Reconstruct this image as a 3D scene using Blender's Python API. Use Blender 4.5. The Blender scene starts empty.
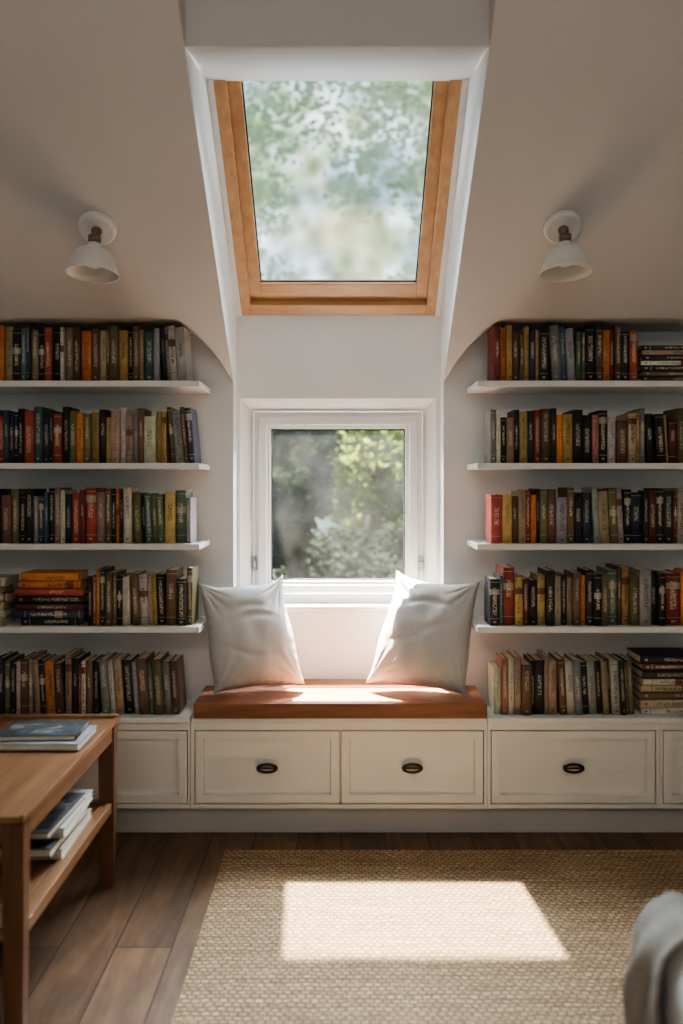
import bpy, bmesh, math, random
from mathutils import Vector, Matrix, noise
random.seed(7)
scene = bpy.context.scene
COL = scene.collection
F=865.0; CX=341.5; CY=482.0; H=1.4
def PX(px,Y): return (px-CX)*Y/F
def PZ(py,Y): return H-(py-CY)*Y/F

# ---------------------------------------------------------------- materials
def new_mat(name):
    m=bpy.data.materials.new(name); m.use_nodes=True
    nt=m.node_tree; nt.nodes.clear()
    out=nt.nodes.new('ShaderNodeOutputMaterial')
    b=nt.nodes.new('ShaderNodeBsdfPrincipled')
    nt.links.new(b.outputs[0],out.inputs[0])
    return m,nt,b,out
def N(nt,t,**kw):
    n=nt.nodes.new(t)
    for k,v in kw.items(): setattr(n,k,v)
    return n
def ramp(nt,stops):
    r=N(nt,'ShaderNodeValToRGB'); e=r.color_ramp.elements
    while len(e)<len(stops): e.new(0.5)
    for i,(p,c) in enumerate(stops):
        e[i].position=p; e[i].color=(c[0],c[1],c[2],1)
    return r
def coords(nt,scale=(1,1,1),rot=(0,0,0),kind='Object'):
    t=N(nt,'ShaderNodeTexCoord'); mp=N(nt,'ShaderNodeMapping')
    mp.inputs['Scale'].default_value=scale; mp.inputs['Rotation'].default_value=rot
    nt.links.new(t.outputs[kind],mp.inputs[0]); return mp
def plain(name,c,rough=0.6,var=0.06,bump=0.0,nscale=8,metal=0,bscale=200,spec=0.5):
    m,nt,b,o=new_mat(name)
    mp=coords(nt)
    n=N(nt,'ShaderNodeTexNoise'); n.inputs['Scale'].default_value=nscale; n.inputs['Detail'].default_value=4
    nt.links.new(mp.outputs[0],n.inputs['Vector'])
    r=ramp(nt,[(0.3,[x*(1-var) for x in c]),(0.7,[min(1,x*(1+var)) for x in c])])
    nt.links.new(n.outputs['Fac'],r.inputs[0]); nt.links.new(r.outputs[0],b.inputs['Base Color'])
    b.inputs['Roughness'].default_value=rough; b.inputs['Metallic'].default_value=metal
    b.inputs['Specular IOR Level'].default_value=spec
    if bump:
        n2=N(nt,'ShaderNodeTexNoise'); n2.inputs['Scale'].default_value=bscale
        nt.links.new(mp.outputs[0],n2.inputs['Vector'])
        bp=N(nt,'ShaderNodeBump'); bp.inputs['Strength'].default_value=bump; bp.inputs['Distance'].default_value=0.002
        nt.links.new(n2.outputs['Fac'],bp.inputs['Height']); nt.links.new(bp.outputs[0],b.inputs['Normal'])
    return m
def wood(name,c1,c2,c3,scale,rough=0.4,bump=0.1):
    m,nt,b,o=new_mat(name)
    mp=coords(nt,scale)
    n=N(nt,'ShaderNodeTexNoise'); n.inputs['Scale'].default_value=1; n.inputs['Detail'].default_value=6; n.inputs['Distortion'].default_value=0.6
    nt.links.new(mp.outputs[0],n.inputs['Vector'])
    r=ramp(nt,[(0.25,c1),(0.5,c2),(0.75,c3)])
    nt.links.new(n.outputs['Fac'],r.inputs[0]); nt.links.new(r.outputs[0],b.inputs['Base Color'])
    b.inputs['Roughness'].default_value=rough
    bp=N(nt,'ShaderNodeBump'); bp.inputs['Strength'].default_value=bump; bp.inputs['Distance'].default_value=0.002
    nt.links.new(n.outputs['Fac'],bp.inputs['Height']); nt.links.new(bp.outputs[0],b.inputs['Normal'])
    return m
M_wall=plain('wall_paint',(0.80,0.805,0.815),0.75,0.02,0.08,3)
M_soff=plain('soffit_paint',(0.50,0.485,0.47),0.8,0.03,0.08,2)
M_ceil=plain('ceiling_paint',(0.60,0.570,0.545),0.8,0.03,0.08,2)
M_white=plain('white_trim_paint',(0.86,0.86,0.86),0.4,0.02)
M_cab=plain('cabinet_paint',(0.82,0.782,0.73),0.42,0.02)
M_toe_shade=plain('toe_kick_shade',(0.60,0.57,0.53),0.6,0.02)  # shade under the cabinets put into this darker tone
M_shelf=plain('shelf_paint',(0.78,0.77,0.76),0.45,0.02)
M_seatwood=wood('cherry_seat_wood',(0.16,0.062,0.03),(0.25,0.10,0.048),(0.33,0.145,0.074),(2.5,30,30),0.45)
M_tablewood=wood('honey_table_wood',(0.16,0.078,0.037),(0.245,0.125,0.061),(0.33,0.18,0.093),(30,2.5,30),0.32)
M_tableleg=wood('dark_table_leg_wood',(0.10,0.046,0.024),(0.16,0.074,0.037),(0.21,0.105,0.054),(35,35,3),0.4)
M_pine=wood('pine_frame_wood',(0.36,0.19,0.085),(0.46,0.255,0.12),(0.54,0.325,0.165),(30,4,30),0.4)
M_pineh=wood('pine_rail_wood',(0.36,0.19,0.085),(0.46,0.255,0.12),(0.54,0.325,0.165),(4,30,30),0.4)
M_black=plain('dark_bronze_metal',(0.05,0.043,0.038),0.32,0.1,metal=0.8)
M_grey=plain('grey_hardware_metal',(0.35,0.35,0.35),0.4,0.1,metal=0.5)
M_gasket=plain('dark_rubber_gasket',(0.02,0.02,0.02),0.9,spec=0.1)
M_brass=plain('dull_bronze_metal',(0.22,0.16,0.12),0.4,0.1,metal=0.8)
M_lamp=plain('enamel_white',(0.72,0.70,0.67),0.35,0.02)
M_page=plain('book_paper',(0.66,0.59,0.48),0.9,0.1,0.3,nscale=60)
M_lampin=plain('bulb_glass',(0.8,0.75,0.65),0.3)
M_bark=plain('tree_bark',(0.030,0.027,0.022),0.9,0.4,nscale=12)
def print_mat():
    m,nt,b,o=new_mat('printed_cover')
    n=N(nt,'ShaderNodeTexNoise'); n.inputs['Scale'].default_value=14; n.inputs['Detail'].default_value=3; n.inputs['Distortion'].default_value=1
    nt.links.new(coords(nt).outputs[0],n.inputs['Vector'])
    r=ramp(nt,[(0.35,(.03,.035,.04)),(0.48,(.055,.063,.068)),(0.58,(.10,.115,.12)),(0.68,(.30,.30,.29))]); nt.links.new(n.outputs['Fac'],r.inputs[0])
    nt.links.new(r.outputs[0],b.inputs['Base Color']); b.inputs['Roughness'].default_value=.5; return m
M_print=print_mat()
def fabric(name,c,sc=900,var=.06,bs=.12):
    m,nt,b,o=new_mat(name)
    mp=coords(nt)
    w1=N(nt,'ShaderNodeTexWave'); w1.bands_direction='X'; w1.inputs['Scale'].default_value=sc/6; w1.inputs['Distortion'].default_value=2
    w2=N(nt,'ShaderNodeTexWave'); w2.bands_direction='Z'; w2.inputs['Scale'].default_value=sc/6; w2.inputs['Distortion'].default_value=2
    n=N(nt,'ShaderNodeTexNoise'); n.inputs['Scale'].default_value=120; n.inputs['Detail'].default_value=4
    for x in (w1,w2,n): nt.links.new(mp.outputs[0],x.inputs['Vector'])
    ad=N(nt,'ShaderNodeMath',operation='ADD'); nt.links.new(w1.outputs['Fac'],ad.inputs[0]); nt.links.new(w2.outputs['Fac'],ad.inputs[1])
    r=ramp(nt,[(0.3,[x*(1-var) for x in c]),(0.7,[min(1,x*(1+var)) for x in c])])
    nt.links.new(n.outputs['Fac'],r.inputs[0]); nt.links.new(r.outputs[0],b.inputs['Base Color'])
    b.inputs['Roughness'].default_value=1.0; b.inputs['Specular IOR Level'].default_value=.1
    bp=N(nt,'ShaderNodeBump'); bp.inputs['Strength'].default_value=bs; bp.inputs['Distance'].default_value=0.001
    nt.links.new(ad.outputs[0],bp.inputs['Height']); nt.links.new(bp.outputs[0],b.inputs['Normal'])
    return m
M_linen=fabric('grey_linen',(0.54,0.535,0.53),600,var=.06,bs=.25)
M_piping=fabric('grey_linen_piping',(0.46,0.456,0.45),var=.04)
M_throw=fabric('taupe_throw_fabric',(0.31,0.275,0.24),300,.14,.4)
M_seatfab=fabric('pale_seat_fabric',(0.54,0.52,0.50),500)

def floor_mat():
    m,nt,b,o=new_mat('oak_plank_floor')
    mp=coords(nt,(1,1,1),(0,0,math.pi/2))
    br=N(nt,'ShaderNodeTexBrick'); br.offset=0.37; br.inputs['Scale'].default_value=1
    br.inputs['Brick Width'].default_value=1.9; br.inputs['Row Height'].default_value=0.17
    br.inputs['Mortar Size'].default_value=0.0028; br.inputs['Mortar Smooth'].default_value=0.3
    br.inputs['Color1'].default_value=(0.0,0,0,1); br.inputs['Color2'].default_value=(1,1,1,1); br.inputs['Mortar'].default_value=(0.5,0.5,0.5,1)
    nt.links.new(mp.outputs[0],br.inputs['Vector'])
    mp2=coords(nt,(13,1.5,13))
    n=N(nt,'ShaderNodeTexNoise'); n.inputs['Scale'].default_value=1.1; n.inputs['Detail'].default_value=7; n.inputs['Roughness'].default_value=.6; n.inputs['Distortion'].default_value=1.2
    vm=N(nt,'ShaderNodeVectorMath',operation='ADD'); sc=N(nt,'ShaderNodeVectorMath',operation='SCALE'); sc.inputs['Scale'].default_value=9
    nt.links.new(br.outputs['Color'],sc.inputs[0]); nt.links.new(sc.outputs[0],vm.inputs[0]); nt.links.new(mp2.outputs[0],vm.inputs[1])
    nt.links.new(vm.outputs[0],n.inputs['Vector'])
    r=ramp(nt,[(0.25,(0.070,0.036,0.018)),(0.48,(0.135,0.075,0.040)),(0.60,(0.172,0.10,0.055)),(0.80,(0.22,0.135,0.078))])
    nt.links.new(n.outputs['Fac'],r.inputs[0])
    nb=N(nt,'ShaderNodeTexNoise'); nb.inputs['Scale'].default_value=4; nb.inputs['Detail'].default_value=7; nb.inputs['Roughness'].default_value=.65; nt.links.new(coords(nt,(1.6,.8,1)).outputs[0],nb.inputs['Vector'])
    rbb=ramp(nt,[(0.33,(.68,.68,.68)),(0.66,(1.2,1.17,1.14))]); nt.links.new(nb.outputs['Fac'],rbb.inputs[0])
    mx=N(nt,'ShaderNodeMix',data_type='RGBA',blend_type='MULTIPLY'); mx.inputs[0].default_value=1
    r2=ramp(nt,[(0,(0.74,0.74,0.74)),(1,(1.15,1.12,1.08))])
    nt.links.new(br.outputs['Color'],r2.inputs[0])
    nt.links.new(r.outputs[0],mx.inputs[6]); nt.links.new(r2.outputs[0],mx.inputs[7])
    mxb=N(nt,'ShaderNodeMix',data_type='RGBA',blend_type='MULTIPLY'); mxb.inputs[0].default_value=1
    nt.links.new(mx.outputs[2],mxb.inputs[6]); nt.links.new(rbb.outputs[0],mxb.inputs[7])
    mx2=N(nt,'ShaderNodeMix',data_type='RGBA'); nt.links.new(br.outputs['Fac'],mx2.inputs[0])
    nt.links.new(mxb.outputs[2],mx2.inputs[6]); mx2.inputs[7].default_value=(0.015,0.009,0.006,1)
    nt.links.new(mx2.outputs[2],b.inputs['Base Color'])
    b.inputs['Roughness'].default_value=0.42
    bp=N(nt,'ShaderNodeBump'); bp.inputs['Strength'].default_value=0.15; bp.inputs['Distance'].default_value=0.003
    nt.links.new(n.outputs['Fac'],bp.inputs['Height']); nt.links.new(bp.outputs[0],b.inputs['Normal'])
    return m
M_floor=floor_mat()
def rug_mat():
    m,nt,b,o=new_mat('jute_weave')
    mp=coords(nt)
    nd=N(nt,'ShaderNodeTexNoise'); nd.inputs['Scale'].default_value=18; nd.inputs['Detail'].default_value=5; nt.links.new(mp.outputs[0],nd.inputs['Vector'])
    vs=N(nt,'ShaderNodeVectorMath',operation='SCALE'); vs.inputs['Scale'].default_value=0.025
    nt.links.new(nd.outputs['Color'],vs.inputs[0])
    va=N(nt,'ShaderNodeVectorMath',operation='ADD'); nt.links.new(mp.outputs[0],va.inputs[0]); nt.links.new(vs.outputs[0],va.inputs[1])
    br=N(nt,'ShaderNodeTexBrick'); br.offset=0.5; br.inputs['Scale'].default_value=1
    br.inputs['Brick Width'].default_value=0.0245; br.inputs['Row Height'].default_value=0.0185
    br.inputs['Mortar Size'].default_value=0.0068; br.inputs['Mortar Smooth'].default_value=1.0
    br.inputs['Color1'].default_value=(0.40,0.275,0.165,1); br.inputs['Color2'].default_value=(0.50,0.36,0.23,1); br.inputs['Mortar'].default_value=(0.25,0.163,0.093,1)
    nt.links.new(va.outputs[0],br.inputs['Vector'])
    n=N(nt,'ShaderNodeTexNoise'); n.inputs['Scale'].default_value=60; n.inputs['Detail'].default_value=6; nt.links.new(mp.outputs[0],n.inputs['Vector'])
    r=ramp(nt,[(0.3,(0.74,0.74,0.74)),(0.7,(1.18,1.18,1.18))]); nt.links.new(n.outputs['Fac'],r.inputs[0])
    ns=N(nt,'ShaderNodeTexNoise'); ns.inputs['Scale'].default_value=1; ns.inputs['Detail'].default_value=3; nt.links.new(coords(nt,(3,50,3)).outputs[0],ns.inputs['Vector'])
    rs=ramp(nt,[(0.35,(.82,.82,.82)),(0.65,(1.12,1.12,1.12))]); nt.links.new(ns.outputs['Fac'],rs.inputs[0])
    mx=N(nt,'ShaderNodeMix',data_type='RGBA',blend_type='MULTIPLY'); mx.inputs[0].default_value=1
    nt.links.new(br.outputs['Color'],mx.inputs[6]); nt.links.new(r.outputs[0],mx.inputs[7])
    mxs=N(nt,'ShaderNodeMix',data_type='RGBA',blend_type='MULTIPLY'); mxs.inputs[0].default_value=1
    nt.links.new(mx.outputs[2],mxs.inputs[6]); nt.links.new(rs.outputs[0],mxs.inputs[7])
    nt.links.new(mxs.outputs[2],b.inputs['Base Color']); b.inputs['Roughness'].default_value=0.95; b.inputs['Specular IOR Level'].default_value=.15
    iv=N(nt,'ShaderNodeMath',operation='SUBTRACT'); iv.inputs[0].default_value=1; nt.links.new(br.outputs['Fac'],iv.inputs[1])
    bp=N(nt,'ShaderNodeBump'); bp.inputs['Strength'].default_value=0.85; bp.inputs['Distance'].default_value=0.006
    nt.links.new(iv.outputs[0],bp.inputs['Height']); nt.links.new(bp.outputs[0],b.inputs['Normal'])
    return m
M_rug=rug_mat()
def book_cover_mat():
    m,nt,b,o=new_mat('book_cover_cloth')
    oi=N(nt,'ShaderNodeObjectInfo')
    uv=N(nt,'ShaderNodeUVMap')
    sep=N(nt,'ShaderNodeSeparateXYZ'); nt.links.new(uv.outputs[0],sep.inputs[0])
    def M2(op,a,c,c2=None):
        n=N(nt,'ShaderNodeMath',operation=op)
        for i,x in enumerate((a,c,c2)):
            if x is None: continue
            if isinstance(x,(float,int)): n.inputs[i].default_value=x
            else: nt.links.new(x,n.inputs[i])
        return n.outputs[0]
    def band(src,a,c): return M2('MULTIPLY',M2('GREATER_THAN',src,a),M2('LESS_THAN',src,c))
    U,V,R=sep.outputs[0],sep.outputs[1],oi.outputs['Random']
    R2=M2('FRACT',M2('MULTIPLY',R,17.3),0.0); R3=M2('FRACT',M2('MULTIPLY',R,53.7),0.0)
    lo=M2('MULTIPLY_ADD',R,0.34,0.18)
    hi=M2('MULTIPLY_ADD',R2,0.22,0.70)
    tx=M2('MULTIPLY',band(V,lo,hi),band(U,0.30,0.70))
    cx=N(nt,'ShaderNodeCombineXYZ')
    nt.links.new(M2('MULTIPLY',U,6.5),cx.inputs[0]); nt.links.new(M2('MULTIPLY',V,56.0),cx.inputs[1]); nt.links.new(M2('MULTIPLY',R,50.0),cx.inputs[2])
    n=N(nt,'ShaderNodeTexNoise'); n.inputs['Scale'].default_value=1; n.inputs['Detail'].default_value=1
    nt.links.new(cx.outputs[0],n.inputs['Vector'])
    t2=M2('MULTIPLY',tx,M2('GREATER_THAN',n.outputs['Fac'],0.49))
    t3=M2('MULTIPLY',M2('MULTIPLY',band(V,0.06,0.10),band(U,0.35,0.65)),M2('GREATER_THAN',R2,0.45))
    ln=M2('MULTIPLY',M2('ADD',band(V,0.145,0.155),band(V,0.93,0.94)),M2('GREATER_THAN',R3,0.6))
    mk=M2('MINIMUM',M2('ADD',M2('MAXIMUM',t2,t3),ln),1.0)
    sc=M2('MULTIPLY',mk,M2('MULTIPLY_ADD',R3,0.35,0.45))
    lum=N(nt,'ShaderNodeRGBToBW'); nt.links.new(oi.outputs['Color'],lum.inputs[0])
    lg=M2('GREATER_THAN',lum.outputs[0],0.26)
    tc=N(nt,'ShaderNodeMix',data_type='RGBA'); tc.inputs[6].default_value=(0.70,0.62,0.46,1); tc.inputs[7].default_value=(0.06,0.04,0.03,1)
    nt.links.new(lg,tc.inputs[0])
    pt=M2('MULTIPLY',band(V,M2('MULTIPLY_ADD',R2,0.3,0.5),M2('MULTIPLY_ADD',R2,0.3,0.62)),M2('GREATER_THAN',R3,0.75))
    inv=N(nt,'ShaderNodeMix',data_type='RGBA'); inv.inputs[6].default_value=(0.40,0.34,0.25,1); inv.inputs[7].default_value=(0.22,0.08,0.05,1); nt.links.new(lg,inv.inputs[0])
    mb=N(nt,'ShaderNodeMix',data_type='RGBA'); nt.links.new(pt,mb.inputs[0]); nt.links.new(oi.outputs['Color'],mb.inputs[6]); nt.links.new(inv.outputs[2],mb.inputs[7])
    mx=N(nt,'ShaderNodeMix',data_type='RGBA'); nt.links.new(sc,mx.inputs[0])
    nt.links.new(mb.outputs[2],mx.inputs[6]); nt.links.new(tc.outputs[2],mx.inputs[7])
    w=N(nt,'ShaderNodeTexNoise'); w.inputs['Scale'].default_value=30; w.inputs['Detail'].default_value=5
    nt.links.new(coords(nt).outputs[0],w.inputs['Vector'])
    wr=ramp(nt,[(0.3,(0.8,0.8,0.8)),(0.75,(1.2,1.2,1.2))]); nt.links.new(w.outputs['Fac'],wr.inputs[0])
    ml=N(nt,'ShaderNodeMix',data_type='RGBA',blend_type='MULTIPLY'); ml.inputs[0].default_value=1
    nt.links.new(mx.outputs[2],ml.inputs[6]); nt.links.new(wr.outputs[0],ml.inputs[7])
    nt.links.new(ml.outputs[2],b.inputs['Base Color']); b.inputs['Roughness'].default_value=0.55
    return m
M_cover=book_cover_mat()
def glass_mat(name,haze,col,scale,gl,tint=(1,1,1)):
    m=bpy.data.materials.new(name); m.use_nodes=True; nt=m.node_tree; nt.nodes.clear()
    o=N(nt,'ShaderNodeOutputMaterial'); t=N(nt,'ShaderNodeBsdfTransparent'); t.inputs[0].default_value=(*tint,1)
    g=N(nt,'ShaderNodeBsdfGlossy'); g.inputs['Roughness'].default_value=0.03
    tr=N(nt,'ShaderNodeBsdfTranslucent'); tr.inputs[0].default_value=(*col,1)
    mp=coords(nt); n=N(nt,'ShaderNodeTexNoise'); n.inputs['Scale'].default_value=scale; n.inputs['Detail'].default_value=6
    nt.links.new(mp.outputs[0],n.inputs['Vector'])
    r=ramp(nt,[(0.35,(haze*0.4,)*3),(0.7,(haze*1.5,)*3)]); nt.links.new(n.outputs['Fac'],r.inputs[0])
    m1=N(nt,'ShaderNodeMixShader'); nt.links.new(r.outputs[0],m1.inputs[0]); nt.links.new(t.outputs[0],m1.inputs[1]); nt.links.new(tr.outputs[0],m1.inputs[2])
    m2=N(nt,'ShaderNodeMixShader'); m2.inputs[0].default_value=gl; nt.links.new(m1.outputs[0],m2.inputs[1]); nt.links.new(g.outputs[0],m2.inputs[2])
    nt.links.new(m2.outputs[0],o.inputs[0]); return m
M_glass_sky=glass_mat('dusty_roof_glass',0.012,(0.9,0.95,1.0),3,.03,(.90,.96,1))
M_glass=glass_mat('dusty_window_glass',0.006,(0.9,0.95,1.0),5,.03,(.95,.98,1))
def leaf_mat(name,c1,c2):
    m=bpy.data.materials.new(name); m.use_nodes=True; nt=m.node_tree; nt.nodes.clear()
    o=N(nt,'ShaderNodeOutputMaterial'); d=N(nt,'ShaderNodeBsdfDiffuse'); t=N(nt,'ShaderNodeBsdfTranslucent'); mx=N(nt,'ShaderNodeMixShader'); mx.inputs[0].default_value=.5
    n=N(nt,'ShaderNodeTexNoise'); n.inputs['Scale'].default_value=2.2; n.inputs['Detail'].default_value=3; nt.links.new(coords(nt).outputs[0],n.inputs['Vector'])
    r=ramp(nt,[(0.35,c1),(0.65,c2)]); nt.links.new(n.outputs['Fac'],r.inputs[0])
    nt.links.new(r.outputs[0],d.inputs[0]); nt.links.new(r.outputs[0],t.inputs[0])
    nt.links.new(d.outputs[0],mx.inputs[1]); nt.links.new(t.outputs[0],mx.inputs[2]); nt.links.new(mx.outputs[0],o.inputs[0]); return m
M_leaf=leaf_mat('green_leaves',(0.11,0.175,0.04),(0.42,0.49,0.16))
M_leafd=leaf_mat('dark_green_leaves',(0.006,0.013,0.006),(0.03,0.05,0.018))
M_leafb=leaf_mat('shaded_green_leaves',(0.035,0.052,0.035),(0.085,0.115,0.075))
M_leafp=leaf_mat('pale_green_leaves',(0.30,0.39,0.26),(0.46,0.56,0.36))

# ---------------------------------------------------------------- mesh helpers
def finish(name,bm,mats,parent=None,smooth=False,recalc=True):
    if recalc: bmesh.ops.recalc_face_normals(bm,faces=bm.faces)
    me=bpy.data.meshes.new(name); bm.to_mesh(me); bm.free()
    if not isinstance(mats,(list,tuple)): mats=[mats]
    for m in mats: me.materials.append(m)
    if smooth:
        for p in me.polygons: p.use_smooth=True
    ob=bpy.data.objects.new(name,me); COL.objects.link(ob)
    if parent: ob.parent=parent
    return ob
def add_box(bm,x0,x1,y0,y1,z0,z1,bev=0,seg=2,mi=0):
    r=bmesh.ops.create_cube(bm,size=1)
    for v in r['verts']:
        v.co=Vector(((x0+x1)/2+v.co.x*(x1-x0),(y0+y1)/2+v.co.y*(y1-y0),(z0+z1)/2+v.co.z*(z1-z0)))
    fs=set(f for v in r['verts'] for f in v.link_faces)
    for f in fs: f.material_index=mi
    if bev>0:
        es=list({e for v in r['verts'] for e in v.link_edges})
        bmesh.ops.bevel(bm,geom=es,offset=bev,segments=seg,affect='EDGES',profile=0.5,material=mi)
def box(name,x0,x1,y0,y1,z0,z1,mat,bev=0.002,parent=None,seg=2):
    bm=bmesh.new(); add_box(bm,x0,x1,y0,y1,z0,z1,bev,seg); return finish(name,bm,mat,parent)
def poly(name,polys,mat,parent=None):
    bm=bmesh.new()
    for p in polys:
        bm.faces.new([bm.verts.new(v) for v in p])
    bmesh.ops.remove_doubles(bm,verts=bm.verts,dist=1e-5)
    return finish(name,bm,mat,parent,recalc=False)
def empty(name,loc):
    e=bpy.data.objects.new(name,None); e.location=loc; e.empty_display_size=0.1; COL.objects.link(e); return e
def tag(o,label,cat,group=None,kind=None):
    o['label']=label; o['category']=cat
    if group: o['group']=group
    if kind: o['kind']=kind
def struct(o,label=None):
    o['kind']='structure'
    if label: o['label']=label
def ploc(parent,child):
    child.parent=parent; child.matrix_parent_inverse=Matrix.Translation(-Vector(parent.location))
def lathe(bm,prof,seg=40,mat4=Matrix()):
    rings=[]
    for r,z in prof:
        if r<1e-6: rings.append([bm.verts.new(mat4@Vector((0,0,z)))])
        else: rings.append([bm.verts.new(mat4@Vector((r*math.cos(2*math.pi*i/seg),r*math.sin(2*math.pi*i/seg),z))) for i in range(seg)])
    for a,b in zip(rings,rings[1:]):
        for i in range(seg):
            j=(i+1)%seg
            if len(a)==1 and len(b)==1: continue
            if len(a)==1: bm.faces.new((a[0],b[i],b[j]))
            elif len(b)==1: bm.faces.new((a[i],a[j],b[0]))
            else: bm.faces.new((a[i],a[j],b[j],b[i]))

# ---------------------------------------------------------------- room shell
YP=3.68; YW=3.80; XL=-0.46; XR=0.434; SXL=-0.565; SXR=0.540
XA=-2.2; XB=2.3; YB=-2.0; ZT=3.15; ZS=2.048; ZSEAT=0.535
SL=0.747
def zc(Y): return 1.821+SL*(3.68-Y)
def yc(z): return 3.68-(z-1.821)/SL
YS=yc(ZS); YT=yc(ZT)
fl=poly('floor',[[(XA,YB,0),(XB,YB,0),(XB,YW+.02,0),(XA,YW+.02,0)]],M_floor); struct(fl,'brown oak plank floor')
YSLOT=2.54
ZBK=zc(YSLOT)
bm=bmesh.new()
def quad(pts,smooth=False):
    f=bm.faces.new([bm.verts.new(p) for p in pts]); f.smooth=smooth; return f
def corner(x0,xw):
    pts=[]
    for i in range(31):
        u=i/30; a=math.pi/2*u
        ex,ey=math.sin(a),1-math.cos(a)
        k=.45
        x=x0+(xw-x0)*(k*ex+(1-k)*u); y=YS+(YP-YS)*(k*ey+(1-k)*u)
        y=YS+(y-YS)*(1-.35*math.exp(-(u/.18)**2))
        pts.append((x,y,zc(y)))
    return pts
# the slope's lower edge rolls over softly and runs straight back to the wall
for xo,xw,x0 in ((XA,XL,-.655),(XB,XR,.629)):
    cr=corner(x0,xw)
    quad([(xo,YT,ZT),(x0,YT,ZT),(x0,YS,ZS),(xo,YS,ZS)])
    quad([(x0,YT,ZT),(xw,YT,ZT)]+cr[::-1])
    prev=[(xo,YS,ZS)]+cr
    prof_=[(0,0)]
    rr=.022
    for k in range(1,7):
        b=math.atan(SL)+0; t_=k/6
        prof_.append((rr*t_, -.0+(-SL*rr*t_+SL*rr*t_*t_*.5)))
    def off(p,q):
        rem=max(0,YP-p[1])
        s=min(1,rem/.03)
        return (p[0],p[1]+q[0]*s,p[2]+q[1]*s)
    for q0,q1 in zip(prof_,prof_[1:]):
        for a,b in zip(prev,prev[1:]):
            if YP-a[1]>1e-4: quad([off(a,q0),off(b,q0),off(b,q1),off(a,q1)],True)
    for a,b in zip(prev,prev[1:]):
        A=off(a,prof_[-1]); B=off(b,prof_[-1])
        if YP-a[1]>1e-4: quad([A,B,(B[0],YP,B[2]),(A[0],YP,A[2])],True)
    quad([(xw,YT,ZT),(xw,YSLOT,ZBK),(xw,YSLOT,ZT)])
quad([(XA,YB,ZT),(XB,YB,ZT),(XB,YT,ZT),(XA,YT,ZT)])
quad([(XL,YT,ZT),(XR,YT,ZT),(XR,YSLOT,ZT),(XL,YSLOT,ZT)])
quad([(XL,YSLOT,ZT),(XR,YSLOT,ZT),(XR,YSLOT,ZBK+.006),(XL,YSLOT,ZBK+.006)])
bmesh.ops.remove_doubles(bm,verts=bm.verts,dist=1e-5)
bmesh.ops.dissolve_degenerate(bm,edges=bm.edges,dist=1e-6)
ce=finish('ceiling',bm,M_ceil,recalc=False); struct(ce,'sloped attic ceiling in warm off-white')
def zs(Y): return 2.129+SL*(3.8-Y)
wp=[]
for xw in (XL,XR):
    wp.append([(xw,YP,0.48),(xw,YW,0.48),(xw,YW,zs(YW)+.05),(xw,2.80,zs(2.80)+.05),(xw,2.80,2.73),(xw,YSLOT,ZBK+.006),(xw,YSLOT,ZBK),(xw,YP,zc(YP))])
for a,b in ((XL,-.437),(.411,XR)):
    wp.append([(a,YW,zs(YW)),(b,YW,zs(YW)),(b,2.75,zs(2.75)),(a,2.75,zs(2.75))])
    wp.append([(a,YW+.06,zs(YW)+.04),(b,YW+.06,zs(YW)+.04),(b,2.75,zs(2.75)+.08),(a,2.75,zs(2.75)+.08)])
ww=poly('wall_well',wp,M_wall); struct(ww,'white reveal walls of roof window well')
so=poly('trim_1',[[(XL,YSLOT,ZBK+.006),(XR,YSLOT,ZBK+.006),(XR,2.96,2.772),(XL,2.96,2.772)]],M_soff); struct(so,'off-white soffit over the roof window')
bw=poly('wall_back',[[(XA,YP,0),(XL,YP,0),(XL,YP,zc(YP)),(XL,YP,ZS+.02),(XA,YP,ZS+.02)],
  [(XR,YP,0),(XB,YP,0),(XB,YP,ZS+.02),(XR,YP,ZS+.02),(XR,YP,zc(YP))]],M_wall); struct(bw,'off-white wall behind bookshelves')
YG=YW+0.12
ox0,ox1=PX(240,YW),PX(436,YW); oz0,oz1=PZ(612,YW),PZ(398.5,YW); top=zs(YW)+.05
yo=YG-.012
qx0,qx1=PX(253.5,yo),PX(422.5,yo); qz0,qz1=PZ(604,yo),PZ(411.5,yo)
nw=poly('wall_window',[[(XL,YW,0.3),(ox0,YW,0.3),(ox0,YW,top),(XL,YW,top)],[(ox1,YW,0.3),(XR,YW,0.3),(XR,YW,top),(ox1,YW,top)],
 [(ox0,YW,oz1),(ox1,YW,oz1),(ox1,YW,top),(ox0,YW,top)],[(ox0,YW,0.3),(ox1,YW,0.3),(ox1,YW,oz0),(ox0,YW,oz0)],
 [(ox0,YW,oz0),(qx0,yo,qz0),(qx0,yo,qz1),(ox0,YW,oz1)],[(ox1,YW,oz0),(qx1,yo,qz0),(qx1,yo,qz1),(ox1,YW,oz1)],
 [(ox0,YW,oz1),(ox1,YW,oz1),(qx1,yo,qz1),(qx0,yo,qz1)],[(ox0,YW,oz0),(ox1,YW,oz0),(qx1,yo,qz0),(qx0,yo,qz0)]],M_wall); struct(nw,'white wall around the small window')
wl=poly('wall_left',[[(XA,YB,0),(XA,YW,0),(XA,YW,ZT),(XA,YB,ZT)]],M_wall); struct(wl)
wr=poly('wall_right',[[(XB,YB,0),(XB,YW,0),(XB,YW,ZT),(XB,YB,ZT)]],M_wall); struct(wr)
fx0,fx1,fz0,fz1=-1.1,1.1,0.9,2.3
wf=poly('wall_front',[[(XA,YB,0),(XB,YB,0),(XB,YB,fz0),(XA,YB,fz0)],[(XA,YB,fz1),(XB,YB,fz1),(XB,YB,ZT),(XA,YB,ZT)],
 [(XA,YB,fz0),(fx0,YB,fz0),(fx0,YB,fz1),(XA,YB,fz1)],[(fx1,YB,fz0),(XB,YB,fz0),(XB,YB,fz1),(fx1,YB,fz1)]],M_wall); struct(wf)

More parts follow.
